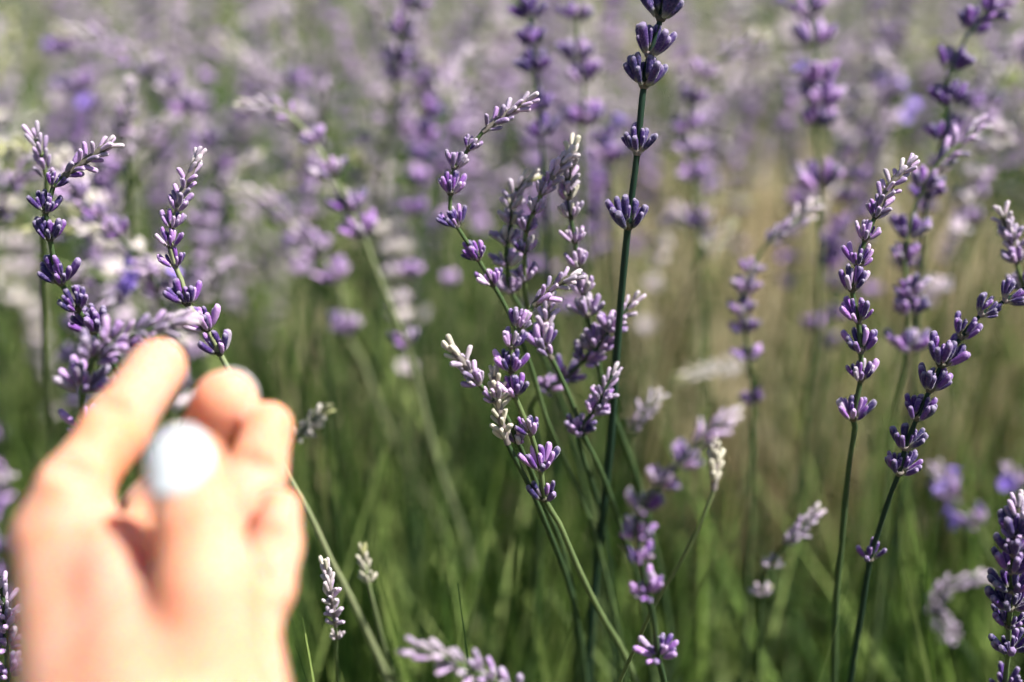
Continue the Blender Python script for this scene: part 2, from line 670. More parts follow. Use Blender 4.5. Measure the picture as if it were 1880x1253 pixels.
#TRACED_BEGIN
TRACED = [
    # label, depth at top, depth at the last point, points (t = dense tip, w = whorl and its width, s = sparse whorl), options
    ('tall dark-stemmed lavender rising straight through the upper middle, deep purple whorls far apart', .447, .50,
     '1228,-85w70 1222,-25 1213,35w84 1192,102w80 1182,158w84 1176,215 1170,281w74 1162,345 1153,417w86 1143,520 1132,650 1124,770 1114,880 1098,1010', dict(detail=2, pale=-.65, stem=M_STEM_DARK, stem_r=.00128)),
    ('sharp lavender spike in the centre, its tip nodding right over stems behind', .438, .47,
     '1046,511t22 1025,519t 1006,535t 980,562t34 953,602w52 939,638w48 939,683w58 945,727w54 975,797w52 993,862w62 1000,917s66 1026,960 1063,1047 1105,1131 1147,1203', dict(detail=2)),
    ('short lavender with a round grey fuzzy tip leaning left at the central clump', .438, .47,
     '832,645t34 848,662t40 864,686t36 880,706w44 910,737s52 935,775 951,812w46 975,865 1000,930 1030,1000', dict(detail=2, pale=.25, tip_pale=.9)),
    ('narrow greenish seed-like lavender head standing close beside the central nodding spike', .443, .47,
     '908,692t20 914,730t24 920,775t24 932,815t22 940,832 972,893 1001,960 1040,1060', dict(detail=2, tip_pale=1.3, pale=.9)),
    ('lavender with a pale tip bowing far right above the central clump, stem curving down left', .462, .50,
     '968,187t22 936,205t 909,225t 886,243t32 860,275w42 834,309w48 827,356w58 826,384 839,416w52 878,476w58 906,524w56 933,572 972,665 1002,765 1039,849 1081,951 1105,1029', dict(detail=2, stem_r=.00085)),
    ('lavender of small crowded whorls in the middle of the central clump, tip leaning right', .474, .51,  # sunlit lilac and blown-out tip painted as paler buds
     '1040,290t22 1025,306t26 1010,330t30 993,357w40 979,391w42 966,424w46 964,464w50 962,515w54 968,560 985,610 1010,655 1050,740', dict(detail=2, pale=.25, tip_pale=.85)),
    ('sunlit-tipped lavender with stacked lilac whorls just left of the tall dark stem', .478, .51,  # overexposed tip and sunny whorls put into the bud colour
     '1052,272t22 1046,300t24 1042,330t28 1044,367w40 1048,401w44 1056,445w46 1062,491w52 1071,539w56 1078,579w62 1094,644w60 1106,707 1117,738s42 1141,800 1170,880', dict(detail=2, pale=.3, tip_pale=.9)),
    ('pale lilac lavender with a sunlit bent tip behind the left of the central clump', .488, .52,  # glare on the tip and lit whorls painted in as pale buds
     '972,330t24 958,336t26 946,352t30 938,384w40 938,414w42 930,449w48 931,490w50 938,538w52 962,575 992,645 1030,740', dict(detail=1, pale=.4, tip_pale=.95)),
    ('lavender crossing behind the central spike with two broad lilac whorls at its middle', .476, .52,
     '1008,560t26 1002,590t30 996,637w62 1014,660 1038,711 1057,759 1070,797w52 1088,833 1111,885 1141,969 1165,1040', dict(detail=2, pale=.1)),
    ('lavender leaning right across the central clump, lilac whorls in a slanting line', .49, .52,
     '1160,556t24 1140,580t26 1118,610w54 1096,640w54 1068,666w56 1034,696w56 1000,716w52 975,748 985,800', dict(detail=1, pale=.1)),
    ('short lilac spike slanting up right just left of the tall dark stem below the clump', .482, .5,
     '1125,690t24 1112,712t28 1104,735w44 1086,760w46 1062,792w48 1070,840 1100,930', dict(detail=1, pale=.12)),
    ('blurred lavender in front at lower middle, lilac top bending right and deep purple whorls below', .362, .425,
     '1332,772t30 1310,786t36 1285,804t44 1246,856w60 1208,893w60 1174,940w70 1172,990w60 1178,1032w52 1190,1092w66 1200,1140 1209,1208w72 1222,1262 1235,1330', dict(detail=1, pale=.05, tip_pale=.75, stem_r=.0009)),
    ('green lavender stem curving up right to a small yellow-green unopened head', .405, .43,
     '1312,818t18 1314,845t20 1313,880t20 1311,900 1297,935 1261,1011 1201,1113 1165,1191 1130,1270', dict(detail=2, tip_pale=1.3, pale=.95, stem_r=.0008)),
    ('small grey-beige faded lavender head right of the tall dark stem, low in the clump', .57, .60,
     '1203,733t26 1186,752t28 1170,772t28 1160,800t28 1158,835 1170,900 1185,1000', dict(detail=1, tip_pale=.8, pale=.45)),
    ('sharp lavender at right with evenly stacked purple whorls and a pale tip bent right', .452, .49,
     '1666,306t20 1643,330t26 1622,361t34 1606,400w44 1588,441w52 1575,488w62 1564,533w66 1576,590w66 1580,645w70 1580,698w64 1566,769w72 1570,785 1562,835 1554,898 1545,1000 1535,1100 1530,1260', dict(detail=2)),
    ('sharp lavender arching to the right edge, many deep purple whorls on a dark slanting stem', .44, .48,
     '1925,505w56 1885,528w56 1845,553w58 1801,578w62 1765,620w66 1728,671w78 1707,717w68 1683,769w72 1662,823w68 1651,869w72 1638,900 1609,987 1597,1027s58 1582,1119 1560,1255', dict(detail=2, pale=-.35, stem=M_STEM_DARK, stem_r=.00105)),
    ('lavender with a glossy lilac tip slanting right, just behind the evenly stacked right spike', .535, .57,
     '1792,236t30 1770,256t34 1749,275t36 1718,306t44 1692,350w58 1672,400 1665,440w62 1660,480w54 1667,545w62 1667,578w62 1665,648w64 1659,690 1643,760 1630,850 1620,1000', dict(detail=1)),
    ('lavender in the upper right corner reaching out of the picture, teal stem, big dark whorls', .555, .60,
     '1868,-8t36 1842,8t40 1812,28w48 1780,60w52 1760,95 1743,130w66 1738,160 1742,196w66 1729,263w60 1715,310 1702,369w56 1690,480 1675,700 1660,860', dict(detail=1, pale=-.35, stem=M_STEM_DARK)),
    ('pale-tipped lavender cut by the right edge, above the arching dark-stemmed one', .495, .52,
     '1842,398t24 1850,420t30 1858,443w44 1866,484w48 1880,530w50 1895,590 1905,700', dict(detail=2, pale=.15)),
    ('dense dark purple lavender head cut by the bottom right corner', .432, .455,
     '1868,932t36 1868,955t50 1866,990w72 1862,1020w76 1858,1050w74 1857,1085w74 1855,1118w72 1852,1150w70 1852,1196w72 1848,1225 1845,1262w66 1842,1320', dict(detail=2, pale=-.35)),
    ('sharp lavender at far left, dense tip bent right over widely set deep purple whorls', .45, .49,
     '196,268t22 170,287t30 143,305t34 116,325t36 98,343w40 84,390w50 92,440w62 99,480 112,520w74 143,569w70 173,609w74 192,640 220,690 262,770 300,860', dict(detail=2, pale=-.35)),
    ('upright sharp lavender with slim dark whorls, right above the fingertips', .455, .52,
     '360,293t20 350,318t26 336,350t32 325,387w42 315,419w46 313,454w52 322,490w52 333,515 345,559w64 381,606w62 404,650w62 425,690 470,765 517,853 564,936 608,1030 640,1091 700,1220', dict(detail=2, stem=M_STEM_PALE)),
    ('soft lilac lavender head just left of the index fingertip, tip lying right', .395, .42,
     '330,590t34 296,600t40 245,614t52 201,634w70 170,662w76 152,718w84 150,790w60 160,860 190,950', dict(detail=1, pale=.1, tip_pale=.6)),
    ('faded beige lavender tip left of the middle with one open violet flower under it', .58, .62,
     '197,560t26 222,528t30 246,506w44 275,492w46 292,545w52 300,600 310,700', dict(detail=1, pale=.35, corolla=1.0)),
    ('soft lilac lavender with three whorls slanting down right, behind the far left sharp one', .57, .62,
     '120,335t30 147,370w56 184,407w52 219,437w58 250,472 277,512w48 310,580 350,680', dict(detail=1, pale=.15)),
    ('small fuzzy mauve head at far left poking up behind the bent dense tip', .48, .5,
     '66,256t30 71,270t34 78,288 86,330 80,400 78,520', dict(detail=1, tip_pale=.55, pale=.3)),
    ('arching lavender left of centre, cream tip pointing left, above the index fingertip', .585, .68,
     '452,194t28 502,199t34 545,224t40 580,266w48 613,328w58 645,389w64 667,435w58 691,499 727,586 748,638s54 770,720 800,840 850,980', dict(detail=1, stem=M_STEM_PALE, stem_r=.0011, tip_pale=.85, pale=.12)),
    ('second arching lavender below the cream-tipped arch, dull pale tip pointing left', .70, .80,
     '440,352t34 470,362t38 507,378t42 536,418t46 560,446w54 590,473w66 620,518w60 630,565 636,614w54 665,665 720,800 800,950', dict(detail=1, stem=M_STEM_PALE, stem_r=.0010, tip_pale=.85, pale=.15)),
    ('thick cream blurred lavender head slanting down right in the upper left', .78, .84,
     '418,86t40 456,120t46 490,147t50 518,176t56 540,230w56 560,300w54 590,420', dict(detail=1, tip_pale=.95, pale=.5)),
    ('long arching blurred lavender in the upper left, cream tip pointing left', .72, .80,
     '118,58t36 165,69t40 213,88t46 256,112t46 283,139w54 318,170w56 344,208w54 362,250 383,278w56 400,340 430,460', dict(detail=1, tip_pale=.9, pale=.15, stem_r=.0010)),
    ('thin upright faded lavender with bead-like buds in the upper left', .62, .66,
     '238,160t24 234,192t28 226,225t30 222,256w36 232,290w34 236,330 240,420', dict(detail=1, tip_pale=.75, pale=.4)),
    ('blurred straight lavender in the top middle, left of the tall dark stem, five dark whorls', .575, .64,
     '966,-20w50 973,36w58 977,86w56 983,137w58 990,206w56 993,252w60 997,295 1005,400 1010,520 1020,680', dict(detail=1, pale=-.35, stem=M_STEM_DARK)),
    ('blurred broad-whorled lavender in the top middle right beside the tall dark stem', .62, .68,
     '1050,-30w50 1062,40w60 1058,114w62 1072,156w62 1068,234w72 1069,326 1072,420 1080,560 1090,700', dict(detail=1)),
    ('blurred lavender stub with open lilac flowers just left of the tall dark stem', .70, .74,
     '1108,262w44 1115,301w54 1120,345 1128,460 1140,600', dict(detail=1, corolla=1.0)),
    ('blurred lavender slanting to a cream tip, right of the tall dark stem', .67, .74,
     '1390,72t30 1352,92t34 1318,113t38 1288,144w46 1269,193w48 1260,247w52 1264,286w48 1272,332w46 1279,416w50 1290,520 1300,680', dict(detail=1, tip_pale=.9, pale=.08)),
    ('pale beige blurred lavender head slanting right, below the slanting cream-tipped one', .92, .98,
     '1400,135t44 1362,168t48 1334,216t54 1310,290w54 1300,400', dict(detail=1, tip_pale=.95, pale=.6)),
    ('blurred deep purple lavender rising in the upper right, bushy whorls above one opened pair', .615, .68,
     '1478,-30w60 1487,34w64 1498,86w68 1504,160w70 1504,202w78 1497,235w60 1506,354w80 1505,420 1500,600 1480,750 1470,900', dict(detail=1, corolla=.5)),
    ('blurred lavender with a pale beaded tip slanting right, at the centre right', .575, .62,
     '1490,384t24 1459,409t28 1433,424t30 1404,452t34 1376,505w44 1366,540w46 1364,580w50 1369,612w50 1375,662w48 1382,742w42 1380,900 1372,1100', dict(detail=1, tip_pale=.8, pale=.1)),
    ('dry straw-coloured lavender stalk leaning right, right of the tall dark stem', .68, .76,
     '1335,418t24 1312,446t28 1294,480t28 1275,512 1250,570 1228,640 1205,760 1190,860', dict(detail=1, tip_pale=1.0, pale=.9, stem=M_STRAW, stem_r=.0013)),
    ('nearly horizontal faded lavender head at the centre right, in front of the straw', .70, .74,
     '1258,692t26 1290,682t28 1330,674t30 1366,676t30 1384,706 1392,800', dict(detail=1, tip_pale=.95, pale=.8)),
    ('small grey-pink lavender head slanting right, low between the two right stems and the clump', .545, .60,
     '1492,946t22 1468,974t24 1437,1005t28 1411,1042w36 1398,1092w36 1394,1150 1390,1260', dict(detail=1, tip_pale=.75, pale=.45)),
    ('pale pink lavender head curled like a hook near the bottom right', .61, .66,
     '1800,1062t30 1752,1074t38 1716,1102t42 1724,1140t42 1758,1176t36 1785,1212 1800,1290', dict(detail=1, tip_pale=.7, pale=.55)),
    ('large blurred pale lilac lavender head at the bottom edge, left of the middle', .375, .40,
     '772,1196t50 812,1204t70 850,1226t78 900,1248t84 960,1290t84 1010,1350', dict(detail=1, tip_pale=.55, pale=.35)),
    ('small beaded lavender spike with white and lilac buds right beside the hand', .462, .48,
     '600,1046t16 606,1080t18 612,1120t18 616,1150t18 618,1172w26 616,1200 622,1260', dict(detail=2, tip_pale=.8, pale=.55, stem_r=.0007)),
    ('thin green stem with one tiny yellow bud right of the hand', .51, .53,
     '668,1022t17 671,1045t17 675,1066t14 684,1103 702,1176 722,1250', dict(detail=1, tip_pale=1.0, pale=.9, stem=M_STEM_PALE, stem_r=.0009)),
    ('blurred lavender with bright open violet flowers low at the right', .64, .68,
     '1722,868t26 1745,910w52 1790,962w50 1815,1010 1850,1080', dict(detail=1, corolla=1.0)),
    ('blurred lavender with a single violet flower at the right edge, above the dense dark head', .66, .7,
     '1852,868t24 1862,900w44 1868,950 1880,1040', dict(detail=1, corolla=1.0)),
    ('deep purple lavender showing at the left edge beside the wrist', .455, .47,
     '2,1080t30 8,1110t36 10,1150w62 12,1190w64 14,1240w64 16,1320', dict(detail=1)),
    ('cream faded lavender tip poking out to the right behind the ring finger', .53, .56,
     '590,760t26 566,782t28 545,806t28 520,840 490,900', dict(detail=1, tip_pale=1.0, pale=.85)),
    ('blurred mauve lavender leaning in from the left edge, upper half', .62, .68,
     '70,292t34 40,318t40 14,350w52 -6,400w54 -12,470 -10,600', dict(detail=1, pale=.2, tip_pale=.6)),
    ('dark purple blurred lavender hanging over the top edge, left of the middle', .66, .72,
     '770,-30w46 752,20w52 735,70w54 728,118w54 725,145w44 715,230 700,330', dict(detail=1)),
    ('blurred lavender in the top left with one big open violet flower', .80, .86,
     '120,100w50 150,170w56 165,205w56 180,300 200,420', dict(detail=1, corolla=1.0)),
    ('blurred lavender near the right edge with an open violet flower, upper right', .80, .86,
     '1640,150t40 1632,185w50 1648,228w54 1650,300 1655,420', dict(detail=1, pale=.4, corolla=1.0)),
]
#TRACED_END
for i, (lab, d0, d1, pts, kw) in enumerate(TRACED):
    spike(lab, d0, d1, pts, seed=i, **kw)


# ------------------------------------------------------------------ the field behind: spikes one can still tell apart, then the mass
def spike_template(seed, tmpl, whorls, per, tipn):
    """local spike: foot at the origin, 0.34 m tall, flowers in the top third. Returns stalk (V,F) and Batch of buds"""
    rnd = random.Random(seed)
    lean = rnd.uniform(0.02, 0.07)
    hook = rnd.choice([0.0, 0.01, 0.025, 0.045])
    H = 0.34
    pale = [0.0, 0.75, 0.25, 0.05, 0.6, 0.35, 0.0, 0.8, 0.15][seed % 9]

    def pos(f):
        x = lean * f * f + hook * max(0, (f - 0.82) / 0.18) ** 2
        z = H * f - hook * 0.5 * max(0, (f - 0.85) / 0.15) ** 2
        return np.array([x, 0.012 * math.sin(3 * f + seed), z])
    fs = np.linspace(0, 1, 12)
    C = np.array([pos(f) for f in fs])
    stalk = tube(C, np.linspace(0.0012, 0.0008, 12), 4)
    parts = []
    for k in range(whorls):
        B = Batch()
        f = 0.70 + 0.22 * k / whorls + rnd.uniform(-.008, .008) - (0.06 if k == 0 and rnd.random() < .6 else 0)
        c, ax = pos(f), pos(f + .02) - pos(f)
        R = basis(ax, rnd.uniform(0, 6.28))
        for j in range(per):
            az = j * 2 * math.pi / per + rnd.uniform(-.3, .3)
            ti = math.radians(rnd.uniform(15, 55))
            dr = R[:, 2] * math.cos(ti) + (R[:, 0] * math.cos(az) + R[:, 1] * math.sin(az)) * math.sin(ti)
            L = rnd.uniform(.0078, .0104)
            B.bud(tmpl, c + dr * .0005, basis(dr, j), L * 1.1, L, rnd.random(), min(1, max(0, pale + rnd.uniform(-.1, .1))))
        parts.append(('whorl', B))
    B = Batch()
    for k in range(tipn):
        f = 0.92 + 0.085 * k / tipn
        c, ax = pos(f), pos(f + .01) - pos(f)
        R = basis(ax, k * 2.4)
        dr = R[:, 2] * .85 + R[:, 0] * .5
        L = .0068
        B.bud(tmpl, c, basis(dr, k), L * 1.1, L, rnd.random(), min(1, .5 + pale * .5 + rnd.uniform(-.15, .3)))
    parts.append(('spike_tip', B))
    return stalk, parts, pale


def in_view(p, m=60):
    x, y, d = project(p)
    return d > 0 and -m < x < PW + m and -m - 40 < y < PH + m


def field_spots():
    """foot x, y, total height, lean azimuth"""
    out = []

    def scatter(n, y0, y1, xa, xb, h0, h1, xmargin=0.15):
        for _ in range(n):
            y = random.uniform(y0, y1)
            lim = 0.40 * y + xmargin
            x = random.uniform(max(-lim, xa), min(lim, xb))
            out.append((x, y, random.uniform(h0, h1), random.uniform(0, 6.28)))
    # back flank of the near row: loose, lower on the right where the straw shows
    scatter(34, 0.62, 0.80, -9, -0.02, 0.40, 0.58)
    scatter(9, 0.64, 0.80, 0.14, 9, 0.46, 0.60)
    scatter(84, 0.80, 1.25, -9, 0.06, 0.38, 0.59)
    scatter(56, 0.80, 1.25, 0.0, 9, 0.45, 0.60)
    scatter(84, 1.10, 1.70, -9, 0.06, 0.32, 0.56)
    scatter(64, 1.20, 1.70, 0.0, 9, 0.40, 0.56)
    # the rows beyond
    scatter(300, 1.7, 2.7, -9, 9, 0.32, 0.55)
    scatter(340, 2.9, 4.1, -9, 9, 0.32, 0.56)
    scatter(340, 4.4, 5.9, -9, 9, 0.34, 0.56)
    scatter(360, 6.2, 8.2, -9, 9, 0.36, 0.56)
    return out


spots = field_spots()
HI = [spike_template(99 + i, BUD_MID, random.choice([5, 6, 6, 7]), 9, 14) for i in range(18)]
LO = [spike_template(297 + i, BUD_LOW, random.choice([5, 6]), 6, 7) for i in range(9)]
HI_ME = [(mesh_np('stalk', *s, M_STEM), [(n, b.mesh(n, M_BUD)) for n, b in parts], pale) for s, parts, pale in HI]
LO_AR = []
for s, parts, pale in LO:
    B = Batch()
    for _, b in parts:
        B.add(np.concatenate(b.V), np.concatenate(b.F), np.concatenate(b.T))
    LO_AR.append((s[0], s[1], np.concatenate(B.V), np.concatenate(B.F), np.concatenate(B.T)))

vis = []
rest = []
for (x, y, h, az) in spots:
    u_, v_, _d = project((x, y, h - 0.07))
    if 480 < u_ < 1260 and v_ > 540 and y < 1.0:
        continue          # the open green space right of the hand
    top = np.array([x, y, h - 0.05])
    (vis if in_view(top) else rest).append((x, y, h, az))
vis.sort(key=lambda s: s[1])
N_IND = 246
ind, rest = vis[:N_IND], rest + vis[N_IND:]


MARKS = [(60, 'above the sharp spike at far left'), (300, 'above the fingertips'), (560, 'above the cream-tipped arch'), (820, 'above the central clump'),
         (1080, 'left of the tall dark stem'), (1300, 'right of the tall dark stem'), (1500, 'behind the bushy upper-right spike'), (1680, 'above the evenly stacked right spike'), (1850, 'in the upper right corner')]
ORD = ['first', 'second', 'third', 'fourth', 'fifth', 'sixth', 'seventh', 'eighth', 'ninth', 'tenth', 'eleventh', 'twelfth', 'thirteenth', 'fourteenth', 'fifteenth', 'sixteenth', 'seventeenth', 'eighteenth', 'nineteenth', 'twentieth', 'twenty-first', 'twenty-second', 'twenty-third', 'twenty-fourth']
bins = {}
for k, (x, y, h, az) in enumerate(ind):
    u, v, d = project((x, y, h - 0.05))
    mk = min(range(len(MARKS)), key=lambda i: abs(MARKS[i][0] - u))
    pale = HI_ME[k % len(HI_ME)][2]
    tone = 'beige' if pale >= .5 else ('mauve' if pale >= .25 else 'purple')
    row = 'near' if y < 1.3 else 'far'
    bins.setdefault((mk, tone, row), []).append((u, k))
LABELS = {}
for (mk, tone, row), lst in bins.items():
    lst.sort()
    for i, (u, k) in enumerate(lst):
        size = 'large' if row == 'near' else 'small'
        only = f'{ORD[min(i, 23)]} from left of the {size} blurred {tone} spikes {MARKS[mk][1]}' if len(lst) > 1 else f'only {size} blurred {tone} lavender spike {MARKS[mk][1]}'
        LABELS[k] = (only, f'{size} blurred {tone} lavender spikes {MARKS[mk][1]}')

for k, (x, y, h, az) in enumerate(ind):
    s, parts, _p = HI_ME[k % len(HI_ME)]
    root = link('lavender_spike', None, loc=(x, y, 0))
    root.rotation_euler = (0, 0, az)
    root.empty_display_size = 0.02
    tag(root, LABELS[k][0], 'lavender', LABELS[k][1])
    # the flowers keep their size: the stalk alone is stretched
    st = link('stalk', s, root)
    st.scale = (1, 1, max(1.0, h / 0.34))
    if h < .34:
        st.location = (0, 0, h - 0.34)
    for n, me in parts:
        hd = link(n, me, root)
        hd.location = (0, 0, h - 0.34)

SB, HB = [], Batch()
nv = 0
SV, SF, ST = [], [], []
for (x, y, h, az) in rest:
    v, f, hv, hf, ht = LO_AR[random.randrange(9)]
    c, s = math.cos(az), math.sin(az)
    R = np.array([[c, -s, 0], [s, c, 0], [0, 0, 1]])
    SV.append((v * (1, 1, h / .34)) @ R.T + (x, y, 0))
    SF.append(f + nv)
    ST.append(np.tile([0, random.random(), 0], (len(v), 1)))
    nv += len(v)
    t2 = ht.copy()
    t2[:, 1] = (t2[:, 1] + random.random()) % 1.0
    t2[:, 2] = np.clip(t2[:, 2] + random.choice([0, .15, .3, .5]), 0, 1)
    HB.add((hv * 1.5 - (0, 0, .34 * .5)) @ R.T + (x, y, h - .34), hf, t2)
o = link('lavender_mass', HB.mesh('lavender_mass', M_BUD))
tag(o, 'far rows of lavender flowers melting into a mauve and grey blur', None, None, 'stuff')
o = link('lavender_mass_stalks', mesh_np('lavender_mass_stalks', np.concatenate(SV), np.concatenate(SF), M_FAR_LEAF, np.concatenate(ST)))
tag(o, 'crowded green stalks of the far lavender rows', None, None, 'stuff')


# ------------------------------------------------------------------ foliage and straw (nobody could count it)
def blades(name, n, place, mat, label, lmin, lmax, wmin, wmax, bend):
    """curved narrow blades, three quads each"""
    base = np.array([place() for _ in range(n)])                 # x,y,z, lean
    L = rng.uniform(lmin, lmax, n)
    W = rng.uniform(wmin, wmax, n)
    az = rng.uniform(0, 2 * math.pi, n)
    tilt = np.abs(rng.normal(0, 1, n)) * base[:, 3] + 0.04
    bn = rng.uniform(0.2, 1.0, n) * bend
    d = np.stack([np.cos(az), np.sin(az), np.zeros(n)], 1)
    fa = az + rng.uniform(-0.6, 0.6, n) + math.pi / 2
    sd = np.stack([np.cos(fa), np.sin(fa), np.zeros(n)], 1)
    rows = []
    p = base[:, :3].copy()
    a = tilt.copy()
    for k, wf in enumerate((0.55, 1.0, 0.85, 0.12)):
        hw = sd * (W * wf * 0.5)[:, None]
        rows.append(p - hw)
        rows.append(p + hw)
        p = p + (d * np.sin(a)[:, None] + np.array([0, 0, 1.0]) * np.cos(a)[:, None]) * (L / 3)[:, None]
        a = a + bn / 3
    V = np.stack(rows, 1).reshape(-1, 3)
    i = np.arange(n)[:, None] * 8
    q = np.array([[0, 1, 3, 2], [2, 3, 5, 4], [4, 5, 7, 6]])
    F = (i[:, None, :] + q[None]).reshape(-1, 4)
    T = np.zeros((len(V), 3))
    T[:, 1] = np.repeat(rng.uniform(0, 1, n), 8)
    o = link(name, mesh_np(name, V, F, mat, T))
    tag(o, label, None, None, 'stuff')
    return o


CLUMPS = []
for _ in range(64):
    y = random.uniform(0.30, 1.15)
    CLUMPS.append((random.uniform(-.42 * y - .22, .42 * y + .22), y, random.uniform(.10, .25)))


def near_row():
    # tufts with dark gaps between them
    cx, cy_, h = random.choice(CLUMPS)
    r, a = 0.07 * math.sqrt(random.random()), random.uniform(0, 6.28)
    z = h * random.uniform(0.15, 1.0) * (1 - 0.45 * r / 0.07)
    return cx + r * math.cos(a), cy_ + r * math.sin(a), z, 0.5


def far_rows():
    y0, y1 = random.choice([(1.62, 2.6), (1.62, 2.6), (2.9, 4.1), (4.5, 5.9), (6.3, 8.2)])
    y = random.uniform(y0, y1)
    x = random.uniform(-.42 * y - .2, .42 * y + .2)
    c, hw = (y0 + y1) / 2, (y1 - y0) / 2
    z = max(0, 0.24 * (1 - ((y - c) / hw) ** 2) ** 0.5 * random.uniform(.2, 1) - .02)
    return x, y, z, 0.5


def tall_stems():
    y = random.uniform(1.0, 2.4)
    x = random.uniform(-.42 * y - .1, .42 * y + .1)
    if 0.08 < x < 0.6 and y < 1.9 and random.random() < .75:
        x = -x
    return x, y, 0.02, 0.2


def near_stems():
    cx, cy_, h = random.choice(CLUMPS)
    return cx + random.gauss(0, .03), cy_ + 0.06 + random.gauss(0, .03), 0.04, 0.38


def straw_spot():
    while True:
        y = random.uniform(1.0, 3.0)
        x = random.uniform(-.42 * y - .1, .42 * y + .1)
        w = (1.0 if 0.06 + 0.05 * y < x < 0.55 else 0.06) * (1.0 if y < 1.8 else 0.2)
        if random.random() < w:
            return x, y, 0.0, 0.35


blades('lavender_foliage', 42000, near_row, M_LEAF, 'narrow green lavender leaves massed at the foot of the near row', .03, .075, .0018, .0042, .6)
blades('far_lavender_foliage', 30000, far_rows, M_FAR_LEAF, 'grey-green lavender leaves of the rows further back', .05, .13, .003, .007, .6)
blades('near_green_stems', 2800, near_stems, M_LEAF, 'slanting green stalks crossing below the sharp lavender heads', .20, .42, .0020, .0032, .3)
blades('green_stems', 3200, tall_stems, M_FAR_LEAF, 'blurred upright green stems without flowers behind the sharp lavender', .20, .40, .0018, .0028, .25)
blades('dry_grass', 13500, straw_spot, M_STRAW, 'pale dry straw and grass between the lavender rows', .10, .30, .002, .0045, .7)


# ------------------------------------------------------------------ the hand
def smin(a, b, k):
    h = np.clip(0.5 + 0.5 * (b - a) / k, 0, 1)
    return b + (a - b) * h - k * h * (1 - h)


def rcone(Q, a, b, ra, rb):
    ab = b - a
    t = np.clip(((Q - a) @ ab) / (ab @ ab), 0, 1)
    return np.linalg.norm(Q - (a + t[..., None] * ab), axis=-1) - (ra + (rb - ra) * t)


def J(x, y, d, r):
    d = d * 1.17
    return at(x, y, d), r * d * K


HAND = dict(
    index=[J(290, 674, .302, 54), J(212, 788, .289, 58), J(132, 900, .276, 62), J(110, 985, .275, 84)],
    middle=[J(414, 738, .300, 60), J(368, 850, .308, 62), J(292, 945, .316, 66), J(245, 1020, .304, 74)],
    ring=[J(492, 784, .298, 48), J(470, 872, .292, 53), J(420, 960, .287, 60), J(345, 1040, .281, 74)],
    pinky=[J(514, 934, .280, 40), J(506, 1005, .276, 44), J(485, 1080, .270, 52), J(440, 1140, .268, 66)],
    thumb=[J(346, 858, .258, 71), J(362, 955, .251, 78), J(380, 1090, .246, 94), J(385, 1280, .242, 114)],
)
PALM = [(J(112, 985, .277, 86), J(185, 1320, .250, 150)), (J(262, 1050, .292, 72), J(270, 1330, .256, 150)),
        (J(345, 1045, .283, 78), J(340, 1330, .256, 150)), (J(440, 1130, .271, 66), J(420, 1330, .248, 124)),
        (J(290, 1320, .252, 190), J(330, 1800, .200, 280)), (J(330, 1800, .200, 280), J(360, 2600, .15, 460)),
        (J(180, 1085, .264, 82), J(230, 1280, .248, 120)), (J(212, 1072, .266, 54), J(330, 1230, .254, 84)), (J(165, 1002, .274, 78), J(238, 1018, .270, 50)), (J(196, 1020, .267, 62), J(228, 1062, .257, 58)), (J(228, 1062, .257, 58), J(268, 1220, .243, 92))]


def hand_sdf(Q):
    palm = None
    for (a, ra), (b, rb) in PALM:
        f = rcone(Q, a, b, ra, rb)
        palm = f if palm is None else smin(palm, f, 0.007)
    out = palm
    for name, ch in HAND.items():
        f = None
        for (a, ra), (b, rb) in zip(ch[:-1], ch[1:]):
            g = rcone(Q, a, b, ra, rb)
            f = g if f is None else smin(f, g, 0.0035)
        # flexion creases on the palm side
        for (a, ra) in ch[1:3]:
            if name != 'thumb':
                ax = ch[0][0] - ch[2][0]
                ax = ax / np.linalg.norm(ax)
                fc = -FWD - ax * (-FWD @ ax)
                fc = fc / np.linalg.norm(fc)
                sd = np.cross(ax, fc)
                c = a + fc * ra * 1.10 + sd * ra * 0.15
                f = -smin(-f, rcone(Q, c - sd * ra, c + sd * ra, ra * 0.34, ra * 0.34), 0.003)
        f = smin(palm, f, 0.0045 if name == 'thumb' else 0.004)
        out = np.minimum(out, f)
    return out


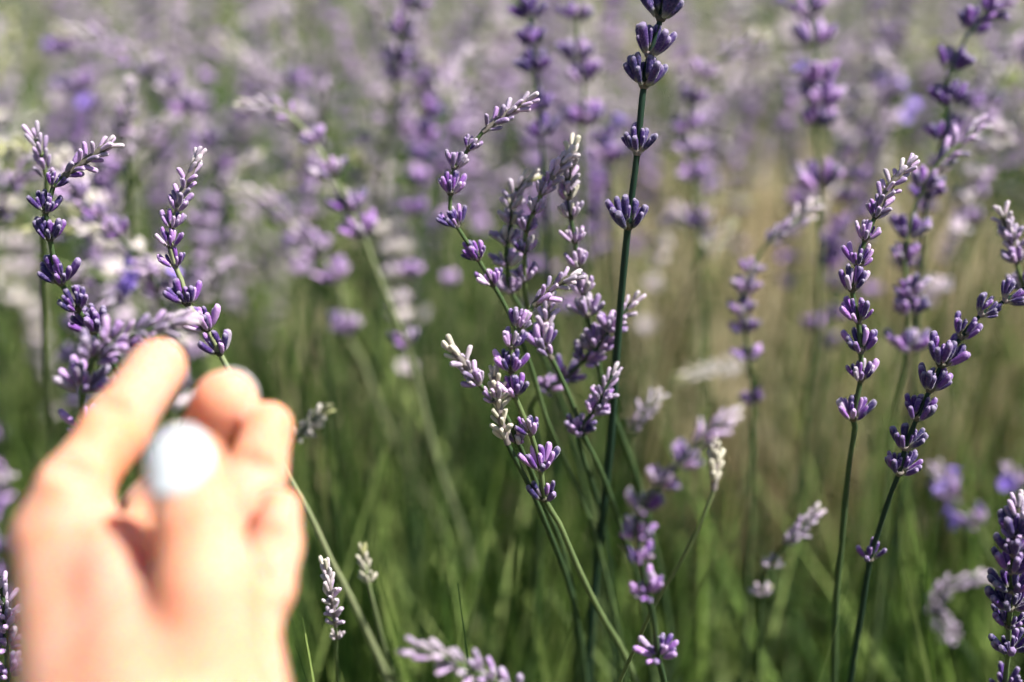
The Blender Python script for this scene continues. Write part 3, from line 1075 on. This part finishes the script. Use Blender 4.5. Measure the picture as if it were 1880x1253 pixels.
def surface_nets(sdf, lo, hi, h):
    n = np.ceil((hi - lo) / h).astype(int) + 1
    ax = [lo[i] + h * np.arange(n[i]) for i in range(3)]
    S = np.empty(n, np.float32)
    for i in range(0, n[0], 8):
        G = np.stack(np.meshgrid(ax[0][i:i + 8], ax[1], ax[2], indexing='ij'), -1)
        S[i:i + 8] = sdf(G)
    ins = S < 0
    cells = np.zeros(n - 1, np.int8)
    off = [(a, b, c) for a in (0, 1) for b in (0, 1) for c in (0, 1)]
    sl = lambda o: tuple(slice(o[k], n[k] - 1 + o[k]) for k in range(3))
    for o in off:
        cells += ins[sl(o)]
    act = (cells > 0) & (cells < 8)
    idx = -np.ones(n - 1, np.int64)
    idx[act] = np.arange(act.sum())
    acc = np.zeros((act.sum(), 3))
    cnt = np.zeros(act.sum())
    for a in range(8):
        for b in range(a + 1, 8):
            oa, ob = np.array(off[a]), np.array(off[b])
            if np.abs(oa - ob).sum() != 1:
                continue
            sa, sb = S[sl(off[a])][act], S[sl(off[b])][act]
            m = (sa < 0) != (sb < 0)
            t = np.where(m, sa / np.where(m, sa - sb, 1), 0)
            acc += np.where(m[:, None], oa + t[:, None] * (ob - oa), 0)
            cnt += m
    V = (np.argwhere(act) + acc / cnt[:, None]) * h + lo
    F = []
    for axis in range(3):
        u, v = (axis + 1) % 3, (axis + 2) % 3
        a = [slice(1, n[k] - 1) for k in range(3)]
        a[axis] = slice(0, n[axis] - 1)
        b = list(a)
        b[axis] = slice(1, n[axis])
        A, Bm = ins[tuple(a)], ins[tuple(b)]
        E = np.argwhere(A != Bm)
        flip = A[A != Bm]
        st = np.array([1 if k != axis else 0 for k in range(3)])
        E = E + st
        eu, ev = np.eye(3, dtype=int)[u], np.eye(3, dtype=int)[v]
        q = [idx[tuple((E - eu - ev).T)], idx[tuple((E - ev).T)], idx[tuple(E.T)], idx[tuple((E - eu).T)]]
        q = np.stack(q, 1)
        q[~flip] = q[~flip][:, ::-1]
        F.append(q)
    return V, np.concatenate(F)


def build_hand():
    pts = np.array([p for ch in HAND.values() for p, r in ch] + [p for pr in PALM for p, r in pr])
    lo, hi = pts.min(0) - 0.05, pts.max(0) + 0.05
    V, F = surface_nets(hand_sdf, lo, hi, 0.00125)
    # light relaxation of the surface
    E = np.concatenate([F[:, [0, 1]], F[:, [1, 2]], F[:, [2, 3]], F[:, [3, 0]]])
    for _ in range(3):
        s = np.zeros_like(V)
        c = np.zeros(len(V))
        for k in range(3):
            s[:, k] = np.bincount(E[:, 0], V[E[:, 1], k], len(V)) + np.bincount(E[:, 1], V[E[:, 0], k], len(V))
        c = np.bincount(E[:, 0], minlength=len(V)) + np.bincount(E[:, 1], minlength=len(V))
        V = V * 0.5 + 0.5 * s / c[:, None]
    base = at(300, 1320, .296)
    o = link('hand', mesh_np('hand', V - base, F, make_skin()), loc=base)
    tag(o, 'left hand reaching in, palm up, white-painted thumb folded over half-curled fingers', 'hand')
    nail_m = make_nail()

    def nail(tip, nxt, toward, wide, long, shift):
        """a curved plate laid on the finger: toward = direction it faces"""
        (p, r), (q, _) = tip, nxt
        axis = (p - q) / np.linalg.norm(p - q)
        face = toward - axis * (toward @ axis)
        face /= np.linalg.norm(face)
        side = np.cross(axis, face)
        nu, nv_ = 17, 17
        B_, A_ = np.meshgrid(np.linspace(-1, 1, nv_), np.linspace(-1, 1, nu), indexing='ij')
        X_ = A_ * np.sqrt(np.maximum(0, 1 - B_ * B_ * 0.5)) * wide * r
        Y_ = B_ * np.sqrt(np.maximum(0, 1 - A_ * A_ * 0.5)) * long * r + shift * r
        Vn = (p + side * X_[..., None] + axis * Y_[..., None] + face * r * 2.2).reshape(-1, 3)
        for _ in range(20):
            Vn = Vn - face * np.maximum(hand_sdf(Vn), 0)[:, None] * 0.9
        h_ = Vn @ face
        Vn = Vn + face * (0.25 * np.maximum(0, h_.max() - h_) + 0.0003)[:, None]
        # smooth plate, free of the creases below
        i = (np.arange(nv_ - 1)[:, None] * nu + np.arange(nu - 1)[None]).ravel()
        Fn = np.stack([i, i + 1, i + nu + 1, i + nu], 1)
        me = mesh_np('nail', Vn - base, Fn, nail_m)
        no = link('nail', me, o)
        sol = no.modifiers.new('thick', 'SOLIDIFY')
        sol.thickness, sol.offset = 0.0005, 0
        return no
    n = nail(HAND['thumb'][0], HAND['thumb'][1], -FWD + 0.12 * UPV - 0.06 * RGT, 0.90, 1.18, -0.36)
    n['label'] = 'white-painted thumb nail'
    for f in ('index', 'middle', 'ring', 'pinky'):
        nail(HAND[f][0], HAND[f][1], FWD, 0.8, 0.85, -0.1)


build_hand()
